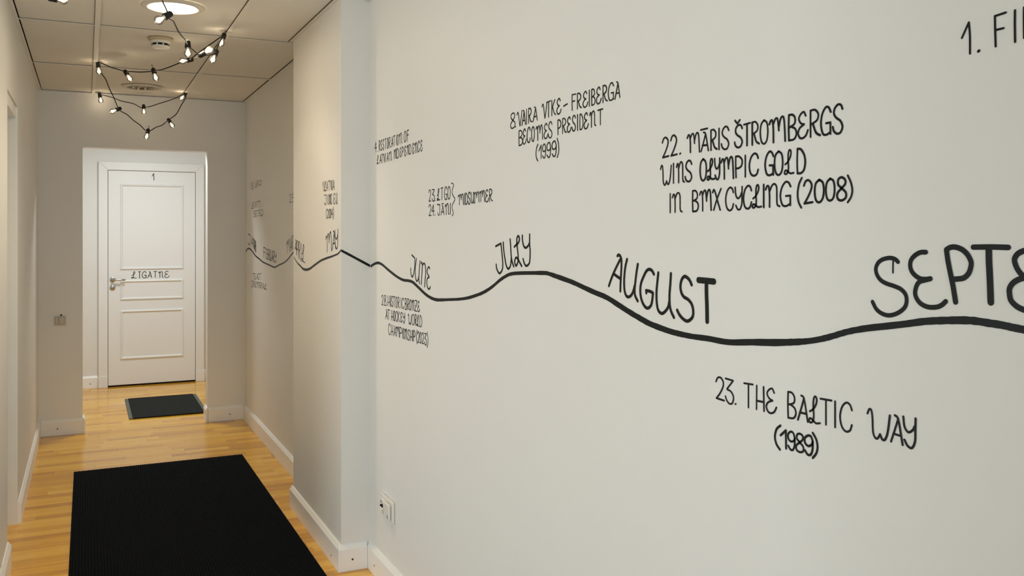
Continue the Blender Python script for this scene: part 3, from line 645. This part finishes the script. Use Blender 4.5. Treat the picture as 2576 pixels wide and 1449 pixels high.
k.line(LT('CHAMPIONSHIP', (273, 322), (343, 392), (413, 457), (460, 543), (555, 612), (632, 632), (648, 684), (695, 748), (763, 808), (823, 872), (888, 888), (903, 948)) + LT('(2023)', (978, 998), (1008, 1052), (1063, 1102), (1118, 1162), (1178, 1232), (1243, 1268)),
       [(300, 1070), (370, 1085), (480, 1103), (560, 1138), (660, 1170), (790, 1208), (850, 1222), (920, 1232), (1030, 1272), (1080, 1282), (1140, 1297), (1205, 1328)], [(300, 795), (370, 822), (500, 870), (600, 895), (700, 920), (790, 945), (920, 968), (1030, 995), (1080, 1008), (1140, 1022), (1205, 1038)], WS)
k.done('lettering', wall_right, 'three-line note numbered 28 about a hockey bronze, 2023')
k = Ink('x', XP); k.frame(720, 440, 12.073)
k.line(LT('1', (1108, 1130)) + LT('LATVIA', (1158, 1208), (1223, 1264), (1280, 1334), (1345, 1388), (1400, 1400), (1414, 1468)), [(1120, 500), (1190, 490), (1300, 468), (1440, 452)], [(1120, 200), (1300, 180), (1440, 155)], WS)
k.line(LT('JOINS', (1155, 1235), (1260, 1292), (1312, 1312), (1328, 1354), (1363, 1392)) + LT('EU', (1438, 1492), (1513, 1560)), [(1190, 905), (1380, 882), (1540, 880)], [(1190, 612), (1310, 590), (1470, 560), (1540, 545)], WS)
k.line(LT('(2004)', (1213, 1230), (1240, 1288), (1298, 1330), (1335, 1362), (1370, 1422), (1430, 1446)), [(1250, 1310), (1430, 1300)], [(1250, 1050), (1430, 1020)], WS)
k.done('lettering', wall_pil, 'three-line note LATVIA JOINS EU on the side of the pilaster')
k = Ink('x', XR); k.frame(610, 440, 12.075)
k.line(LT('1.EURO', (240, 262), (270, 280), (290, 342), (380, 428), (436, 492), (510, 578)), [(260, 455), (340, 410), (420, 378), (480, 325), (560, 305)], [(260, 240), (320, 222), (430, 185), (560, 160)], WS)
k.done('lettering', wall_right, 'faint short note high by the far corner')
k = Ink('x', XR); k.frame(610, 440, 12.075)
k.line(LT('LEATT', (278, 320), (325, 368), (385, 425), (440, 500), (505, 548)), [(278, 1035), (420, 985), (550, 985)], [(278, 850), (350, 835), (500, 795), (550, 790)], WS)
k.line(LT('SETED', (330, 385), (390, 440), (440, 500), (505, 550), (560, 630)), [(330, 1285), (440, 1262), (620, 1225)], [(330, 1095), (480, 1075), (620, 1045)], WS)
k.done('lettering', wall_right, 'faint two-line note above the far end of the line')
k = Ink('x', XR); k.frame(610, 570, 8.521)
k.line(LT('TEADT', (220, 258), (258, 290), (300, 335), (335, 362), (365, 405)), [(220, 1130), (400, 1140)], [(220, 1005), (400, 1005)], WS)
k.line(LT('DRILMERAL', (195, 235), (238, 268), (275, 275), (282, 302), (310, 350), (355, 385), (388, 425), (428, 462), (465, 520)), [(195, 1290), (350, 1310), (480, 1345), (520, 1350)], [(195, 1160), (350, 1190), (520, 1235)], WS)
k.done('lettering', wall_right, 'faint two-line note below the far end of the line')
k = Ink('x', XR); k.frame(720, 440, 12.073)
k.line(LT('25', (98, 160), (180, 240)), [(98, 850), (230, 815)], [(98, 600), (230, 580)], WS)
k.done('lettering', wall_right, 'faint note half hidden behind the pilaster')

# ------------------------------------------------------------------ door 1 (in the lobby)
def dx(px): return on_y(px, 700, YD).x
def dz(py, px=380): return on_y(px, py, YD).z
LEAFTOP = dz(431.5, 380)
d1 = tag(empty('door_1', ((DL + DR) / 2, YD + 0.03, 0)), 'white panelled door numbered 1 at the end of the lobby', 'door', **S)
leaf = boxo('leaf', DL, DR, YD, YD + 0.029, 0.016, LEAFTOP, M['door'], d1, bev=0.0015)
boxo('threshold_gap_shade', DL, DR, YD + 0.004, YD + 0.029, 0.0005, 0.0155, M['dark'], d1)  # dark box standing in for the shade under the leaf
CO, CI = dx(247.5), DL - 0.004
CW = CI - CO; CTOP = LEAFTOP + 0.004
def casing(name, quad, parent):
    bm = new_bm()
    f = [bm.verts.new((x, YD - 0.012, z)) for x, z in quad]; b = [bm.verts.new((x, YD + 0.029, z)) for x, z in quad]
    bm.faces.new(f); bm.faces.new(b[::-1])
    for i in range(4): bm.faces.new((f[i], b[i], b[(i + 1) % 4], f[(i + 1) % 4]))
    bmesh.ops.recalc_face_normals(bm, faces=bm.faces)
    es = [e for e in bm.edges if all(abs(v.co.y - (YD - 0.012)) < 1e-6 for v in e.verts)]
    bmesh.ops.bevel(bm, geom=es, offset=0.004, segments=1, affect='EDGES')
    return finish(name, bm, M['door'], parent)
XI2 = DR + 0.004
casing('casing', [(CI - CW, 0.0), (CI, 0.0), (CI, CTOP), (CI - CW, CTOP + CW)], d1)
casing('casing', [(XI2, 0.0), (XI2 + CW, 0.0), (XI2 + CW, CTOP + CW), (XI2, CTOP)], d1)
casing('casing', [(CI - CW, CTOP + CW), (XI2 + CW, CTOP + CW), (XI2, CTOP), (CI, CTOP)], d1)
for a, b in ((CI - CW - 0.002, CI), (XI2, XI2 + CW + 0.002)):
    boxo('plinth_block', a, b, YD - 0.020, YD - 0.0125, 0.0005, 0.108, M['door'], d1, bev=0.002)
def moulding(x0, x1, z0, z1):
    bm = new_bm(); wd = 0.026
    prof = [(0, 0), (0.004, 0.010), (0.012, 0.013), (0.020, 0.006), (wd, 0.0)]
    rings = []
    for off, h in prof:
        rings.append([bm.verts.new((x, YD - h, z)) for x, z in ((x0 + off, z0 + off), (x1 - off, z0 + off), (x1 - off, z1 - off), (x0 + off, z1 - off))])
    for a, b in zip(rings, rings[1:]):
        for i in range(4): bm.faces.new((a[i], a[(i + 1) % 4], b[(i + 1) % 4], b[i]))
    finish('panel_moulding', bm, M['door'], leaf)
PX0, PX1 = dx(302), dx(462)
for top, bot in ((462, 679), (705, 755.5), (781, 905)):
    moulding(PX0, PX1, dz(bot, 302), dz(top, 302))
hc = on_y(283, 703.5, YD); lc = on_y(283, 723.5, YD)
hd = lathe_o('handle', [(0.0, -0.001), (0.024, -0.001), (0.024, 0.007), (0.021, 0.009), (0.010, 0.010), (0.009, 0.045), (0.0, 0.045)], hc, (0, -1, 0), M['metal'], leaf)
bm = new_bm(); p = hc + Vector((0, -0.043, 0)); tube(bm, [p, p + Vector((0.03, -0.004, 0)), p + Vector((0.07, -0.004, -0.002)), p + Vector((0.108, 0.0, -0.003))], 0.0085, 8)
finish('lever', bm, M['metal'], leaf, True)
lathe_o('lock_rosette', [(0.0, -0.001), (0.025, -0.001), (0.025, 0.007), (0.021, 0.010), (0.009, 0.011), (0.008, 0.016), (0.0, 0.016)], lc, (0, -1, 0), M['metal'], leaf)
k = Ink('y', YD, 0.0009); k.frame(260, 670, 14.311)
k.line(LT('LTGATNE', (1005, 1188), (1255, 1350), (1395, 1545), (1600, 1738), (1818, 1922), (1985, 2160), (2200, 2372)), [(1090, 432), (1300, 430), (1465, 416), (1665, 410), (1865, 406), (2060, 406), (2285, 406)], [(1090, 190), (1300, 188), (1470, 190), (1665, 178), (1865, 178), (2060, 188), (2280, 172)], 0.0058)
k.done('lettering', leaf, 'hand-lettered room name on the door')
k = Ink('y', YD, 0.0009); k.frame(200, 360, 7.576)
k.trace([(1382, 632), (1415, 580)], 0.006); k.trace([(1415, 580), (1418, 705)], 0.006)
k.done('lettering', leaf, 'small black number 1 above the upper panel')
bo = bb('baseboard_lobby', 'white baseboard beside the door in the lobby')
b8 = board((LX0, YD + 0.03), (CI - CW - 0.003, YD + 0.03), (0, -1), bo)
board((XI2 + CW + 0.003, YD + 0.03), (LX1, YD + 0.03), (0, -1), bo)
screw(on_y(227, 966, YD + 0.03 - BT), (0, -1, 0), b8)

# ------------------------------------------------------------------ door 2: narrow doorway in the left wall
d2 = tag(empty('door_2', (XL - 0.1, (YJ + YN) / 2, 0)), 'narrow side doorway lined in white in the left wall', 'door', **S)
boxo('head_fascia', XL - 0.15, XL - 0.008, YN, YJ, 2.02, 2.0745, M['trim'], d2)
boxo('leaf', XL - 0.148, XL - 0.112, YN + 0.003, YJ - 0.003, 0.006, 2.018, M['door'], d2, bev=0.002)
lathe_o('handle', [(0.0, -0.001), (0.022, -0.001), (0.022, 0.006), (0.010, 0.008), (0.016, 0.035), (0.012, 0.05), (0.0, 0.052)], (XL - 0.112, YJ - 0.07, 1.0), (1, 0, 0), M['metal'], d2)

# ------------------------------------------------------------------ rug and mat
def ribbed_rug():
    bm = new_bm(); n = 78; wd = RUGR - RUGL; p = wd / n; prof = []
    for i in range(n):
        x = RUGL + i * p
        prof += [(x + p * .06, 0.0052), (x + p * .28, 0.0088), (x + p * .72, 0.0088), (x + p * .94, 0.0052)]
    ys = (-1.2, RUGF - 0.006, RUGF)
    rings = [[bm.verts.new((x, y, z if j < 2 else z * 0.75)) for x, z in prof] for j, y in enumerate(ys)]
    for a, b in zip(rings, rings[1:]):
        for i in range(len(prof) - 1): bm.faces.new((a[i], a[i + 1], b[i + 1], b[i]))
    def skirt(ring):
        low = [bm.verts.new((v.co.x, v.co.y, 0.0004)) for v in ring]
        for i in range(len(ring) - 1): bm.faces.new((ring[i], ring[i + 1], low[i + 1], low[i]))
    skirt([r[0] for r in rings]); skirt([r[-1] for r in rings]); skirt(rings[0]); skirt(rings[-1])
    return finish('runner_rug', bm, M['rug'])
tag(ribbed_rug(), 'long black ribbed runner rug on the corridor floor', 'rug')
tl, tr, bl_ = on_z(315, 1003, 0.008), on_z(493, 991, 0.008), on_z(323, 1053, 0.008)
MX0, MX1, MY0, MY1 = (tl.x + bl_.x) / 2, tr.x, bl_.y, (tl.y + tr.y) / 2
mt = tag(empty('door_mat', ((MX0 + MX1) / 2, (MY0 + MY1) / 2, 0)), 'small black door mat with grey side edging in the lobby', 'mat')
boxo('fibre_pile', MX0 + 0.028, MX1 - 0.028, MY0, MY1, 0.0005, 0.011, M['mat'], mt, bev=0.002)
for a, b in ((MX0, MX0 + 0.0275), (MX1 - 0.0275, MX1)):
    boxo('edging', a, b, MY0, MY1, 0.0005, 0.0085, M['edge'], mt, bev=0.002)

# ------------------------------------------------------------------ ceiling fixtures
def dcen(px, py): return on_z(px, py, CEIL)
LX, LY = XRAIL + 0.3, 4.22
lamp = tag(empty('downlight', (LX, LY, CEIL)), 'lit round recessed downlight in the ceiling, nearest the camera', 'lamp', 'round ceiling downlights')
lathe_o('trim_ring', [(0.103, 0.004), (0.103, -0.006), (0.110, -0.009), (0.126, -0.006), (0.135, -0.001), (0.135, 0.0035)], (LX, LY, CEIL), (0, 0, 1), M['lampring'], lamp, 48)
lathe_o('diffuser', [(0.0, -0.0035), (0.06, -0.0035), (0.1025, -0.001)], (LX, LY, CEIL), (0, 0, 1), M['glow'], lamp, 48)
spl = bpy.data.lights.new('downlight_beam', 'SPOT'); spl.energy = 22; spl.color = (1.0, 0.81, 0.57); spl.spot_size = math.radians(130); spl.spot_blend = 0.9; spl.shadow_soft_size = 0.07
spo = bpy.data.objects.new('downlight_beam', spl); spo.location = (LX, LY, CEIL - 0.012); COL.objects.link(spo); bpy.context.view_layer.update(); spo.parent = lamp; spo.matrix_parent_inverse = lamp.matrix_world.inverted()
L2Y = 6.66
lamp2 = tag(empty('downlight', (LX, L2Y, CEIL)), 'unlit round recessed downlight in the ceiling beside the far wall', 'lamp', 'round ceiling downlights')
lathe_o('trim_ring', [(0.098, 0.004), (0.098, -0.004), (0.106, -0.009), (0.124, -0.007), (0.133, -0.001), (0.133, 0.0035)], (LX, L2Y, CEIL), (0, 0, 1), M['lampring'], lamp2, 48)
lathe_o('reflector', [(0.0975, -0.003), (0.085, 0.002), (0.075, 0.0035), (0.075, -0.004), (0.066, -0.006), (0.060, 0.003), (0.0, 0.0035)], (LX, L2Y, CEIL), (0, 0, 1), M['reflector'], lamp2, 40)
for s in (-1, 1):
    bm = new_bm(); tube(bm, [Vector((LX + s * 0.022, L2Y - 0.04, CEIL - 0.006)), Vector((LX + s * 0.022, L2Y + 0.04, CEIL - 0.006))], 0.007, 8)
    finish('tube', bm, M['plastic'], lamp2, True)
SY = 4.96
sd = tag(empty('smoke_detector', (LX, SY, CEIL)), 'white smoke detector with dark slots on the ceiling', 'smoke detector')
lathe_o('base', [(0.0, 0.004), (0.062, 0.004), (0.062, -0.004), (0.056, -0.010), (0.0, -0.010)], (LX, SY, CEIL), (0, 0, 1), M['tan'], sd, 32)
lathe_o('body', [(0.050, -0.0105), (0.050, -0.020), (0.040, -0.024), (0.040, -0.034), (0.046, -0.036), (0.044, -0.044), (0.030, -0.050), (0.0, -0.051)], (LX, SY, CEIL), (0, 0, 1), M['plastic'], sd, 32)
for a in (-0.75, 0, 0.75, 1.6, 2.35, 3.14, 3.9, 4.6):
    ang = -PI / 2 - 0.1 + a; c = Vector((math.cos(ang), math.sin(ang), 0))
    q = Vector((LX, SY, CEIL - 0.029)) + c * 0.0405; bm = new_bm()
    m = Matrix.Translation(q) @ Matrix.Rotation(ang, 4, 'Z') @ Matrix.Diagonal((0.003, 0.022, 0.009, 1))
    bmesh.ops.create_cube(bm, size=1, matrix=m); finish('slot', bm, M['dark'], sd)

# ------------------------------------------------------------------ string lights
SK = [  # socket px, bulb px, depth along the corridor
 ((421.9, 38.5), (401.4, 49.7), 3.45), ((472.5, 113), (472.8, 132.3), 4.0), ((508.8, 136.6), (524.3, 128), 4.25), ((542.4, 133.5), (536.8, 146.6), 4.45),
 ((562.2, 91.9), (556.6, 106.8), 4.63), ((477.1, 150.9), (462.9, 152.8), 4.95), ((387, 179.5), (391.6, 194.7), 5.25), ((317.2, 183.3), (324.8, 195.4), 5.5),
 ((247, 164.3), (248.5, 176.4), 5.80), ((297.7, 274.4), (284.5, 279.4), 6.05), ((371.8, 330.6), (369.1, 342.7), 6.35), ((425.7, 304), (431.8, 313.9), 6.6),
 ((465.2, 237.2), (458.4, 244.8), 6.8), ((361.5, 269.1), (362, 279.7), 6.95), ((251.1, 240.5), (253.4, 252), 7.04)]
CB = [[], [(426.8, 47.2), (435.5, 52.2), (440.5, 62), (449.2, 79.5), (459, 93), (467.8, 103)], [(480.2, 121), (497.6, 134.8)], [(526, 139)], [(546, 121.7), (552.3, 106.8), (558.3, 97.4)],
      [(553.5, 94.4), (523.7, 115.5), (497.6, 134.2), (480.2, 147.8)], [(455.4, 157), (431.8, 166.5), (407, 175.2), (393.3, 177)], [(381, 179.8), (352, 181.3), (324.8, 180.2)],
      [(309.6, 178), (283.8, 171), (262.5, 162), (251.9, 158.5)], [(254.2, 183.3), (265.6, 199.2), (274.7, 222), (285.3, 243.3), (295.2, 267.5)], [(305, 280.4), (320.2, 288.8), (335.4, 302.5), (352.1, 314.6), (365.8, 328.3)],
      [(379.4, 328.3), (393.1, 320), (406.8, 315.4), (420.4, 305.5)], [(429.5, 297.9), (443.2, 287.3), (455.3, 266), (467.5, 244.8)], [(458.4, 237.2), (437.1, 248.6), (402.2, 260), (379.4, 267.5), (368, 269.4)],
      [(353.6, 270.6), (335.4, 260.7), (305, 253.9), (280.7, 244.8), (258, 239.4)]]
sl = tag(empty('string_lights', (XRAIL + 0.3, 5.2, CEIL)), 'string of small clear bulbs on black cable looped under the ceiling', 'string lights')
pts = [Vector((XRAIL, 2.9, CEIL - 0.012)), Vector((XRAIL + 0.10, 3.02, CEIL - 0.12)), on_y(404, -14, 3.3), on_y(407.6, 0, 3.36), on_y(411.9, 10, 3.38), on_y(420.5, 29, 3.43)]
prevY = None
for (s, b, Y), mid in zip(SK, CB):
    if prevY is not None:
        n = len(mid) + 1
        for i, m_ in enumerate(mid): pts.append(on_y(m_[0], m_[1], prevY + (Y - prevY) * (i + 1) / n))
    pts.append(on_y(s[0], s[1], Y)); prevY = Y
bm = new_bm(); sm = catmull(pts, 4)
for p in sm: p.z = min(p.z, CEIL - 0.004)
tube(bm, sm, 0.0031, 6)
finish('cable', bm, M['black'], sl, True)
def bulb_unit(pos, bpos, loop):
    d = (bpos - pos).normalized(); o = pos - d * 0.010
    so = lathe_o('socket', [(0.0, -0.010), (0.007, -0.009), (0.0115, -0.004), (0.0125, 0.012), (0.0135, 0.024), (0.0125, 0.026), (0.0, 0.026)], o, d, M['black'], sl, 14)
    lathe_o('bulb', [(0.0075, 0.0255), (0.009, 0.031), (0.0145, 0.038), (0.0178, 0.047), (0.0165, 0.056), (0.010, 0.063), (0.0, 0.0655)], o, d, M['glass'], so, 18)
    lathe_o('filament', [(0.0, 0.028), (0.0028, 0.029), (0.0034, 0.045), (0.002, 0.051), (0.0, 0.052)], o, d, M['filament'], so, 8)
    pl = bpy.data.lights.new('bulb_light', 'POINT'); pl.energy = 0.24; pl.color = (1.0, 0.80, 0.54); pl.shadow_soft_size = 0.004
    po = bpy.data.objects.new('bulb_light', pl); po.location = o + d * 0.047; COL.objects.link(po); po.parent = so; po.matrix_parent_inverse = so.matrix_world.inverted()
    if loop:
        u, v, _ = basis(d); c = o - d * 0.018; bm = new_bm()
        tube(bm, [c + (d * math.cos(t) * 0.012 + u * math.sin(t) * 0.005) for t in [2 * PI * q / 14 for q in range(15)]], 0.0011, 5)
        finish('hanging_loop', bm, M['black'], so, True)
for i, (s, b, Y) in enumerate(SK):
    P = on_y(s[0], s[1], Y); B = on_y(b[0], b[1], Y - 0.006); bulb_unit(P, B, i in (2, 4, 6, 8, 10, 12, 14))
# the bulb that just dips into the top of the picture
bulb_unit(on_y(133, -3, 4.0), on_y(149, -1, 4.0), False)
bm = new_bm(); tube(bm, catmull([on_y(133, -3, 4.0), on_y(131, -20, 3.95), Vector((XRAIL - 0.08, 3.4, CEIL - 0.06)), Vector((XRAIL, 2.9, CEIL - 0.012))], 4), 0.0031, 6); finish('cable', bm, M['black'], sl, True)
hp = on_z(588, 68, CEIL)
cl = tag(empty('cable_clip', hp), 'small clear clip on the ceiling rail above the bulb cable', 'clip')
boxo('clip_base', hp.x - 0.012, hp.x + 0.012, hp.y - 0.018, hp.y + 0.018, CEIL - 0.0045, CEIL - 0.0008, M['plastic'], cl, bev=0.001)
bm = new_bm(); tube(bm, catmull([hp + Vector((0, -0.005, -0.004)), hp + Vector((0, -0.002, -0.016)), hp + Vector((0, 0.010, -0.020)), hp + Vector((0, 0.016, -0.010))], 4), 0.0022, 6); finish('hook', bm, M['plastic'], cl, True)

# ------------------------------------------------------------------ socket and switch
c = on_x(977, 1276, XR); SYc, SZc = 3.482, c.z
ws = tag(empty('wall_socket', (XR, SYc, SZc)), 'white double wall socket low on the right wall past the baseboard corner', 'socket')
boxo('frame', XR - 0.011, XR - 0.0004, SYc - 0.084, SYc + 0.084, SZc - 0.043, SZc + 0.043, M['plastic'], ws, bev=0.003)
oc = Vector((XR - 0.0115, SYc + 0.036, SZc))
ins = lathe_o('socket_insert', [(0.031, 0.0), (0.031, 0.009), (0.0265, 0.010), (0.0225, 0.008), (0.0205, 0.0008), (0.0, 0.0006)], oc, (-1, 0, 0), M['plastic'], ws, 28)
for s in (-1, 1):
    lathe_o('pin_hole', [(0.0, 0.0112), (0.0042, 0.0112), (0.0042, 0.0009)], oc + Vector((0, s * 0.0095, 0)), (-1, 0, 0), M['dark'], ins, 10)
    boxo('earth_clip', oc.x - 0.009, oc.x - 0.0012, oc.y - 0.003, oc.y + 0.003, oc.z + s * 0.0195 - 0.0012, oc.z + s * 0.0195 + 0.0012, M['metal'], ins)
cv = boxo('cover', XR - 0.024, XR - 0.0115, SYc - 0.068, SYc - 0.006, SZc - 0.031, SZc + 0.031, M['plastic'], ws, bev=0.004)
boxo('slot', XR - 0.0248, XR - 0.0241, SYc - 0.058, SYc - 0.054, SZc - 0.026, SZc - 0.012, M['dark'], cv)
c = on_y(151, 806, YF)
sw = tag(empty('light_switch', (c.x, YF, c.z)), 'small beige switch box on the shaded far wall, left of the opening', 'switch')
boxo('plate', c.x - 0.036, c.x + 0.036, YF - 0.012, YF - 0.0004, c.z - 0.034, c.z + 0.030, M['switchpl'], sw, bev=0.003)
boxo('rocker', c.x - 0.006, c.x + 0.031, YF - 0.019, YF - 0.0123, c.z - 0.026, c.z + 0.024, M['switchpl'], sw, bev=0.003)
boxo('rocker', c.x - 0.032, c.x - 0.010, YF - 0.016, YF - 0.0123, c.z - 0.026, c.z + 0.022, M['switchpl'], sw, bev=0.003)
q = on_y(154, 792.5, YF); lathe_o('indicator', [(0.006, 0.0004), (0.006, 0.006), (0.0, 0.007)], q, (0, -1, 0), M['screw'], sw, 12)

# ------------------------------------------------------------------ lobby ceiling lamp (hidden above the doorway)
lx, ly = 0.45, 7.72
ll = tag(empty('ceiling_lamp', (lx, ly, CEIL)), 'round white ceiling lamp inside the lobby', 'lamp')
lathe_o('rim', [(0.17, 0.0015), (0.17, -0.03), (0.155, -0.035), (0.155, 0.0015)], (lx, ly, CEIL), (0, 0, 1), M['plastic'], ll, 32)
lathe_o('diffuser', [(0.154, -0.030), (0.12, -0.045), (0.0, -0.052)], (lx, ly, CEIL), (0, 0, 1), M['lobbyglow'], ll, 32)
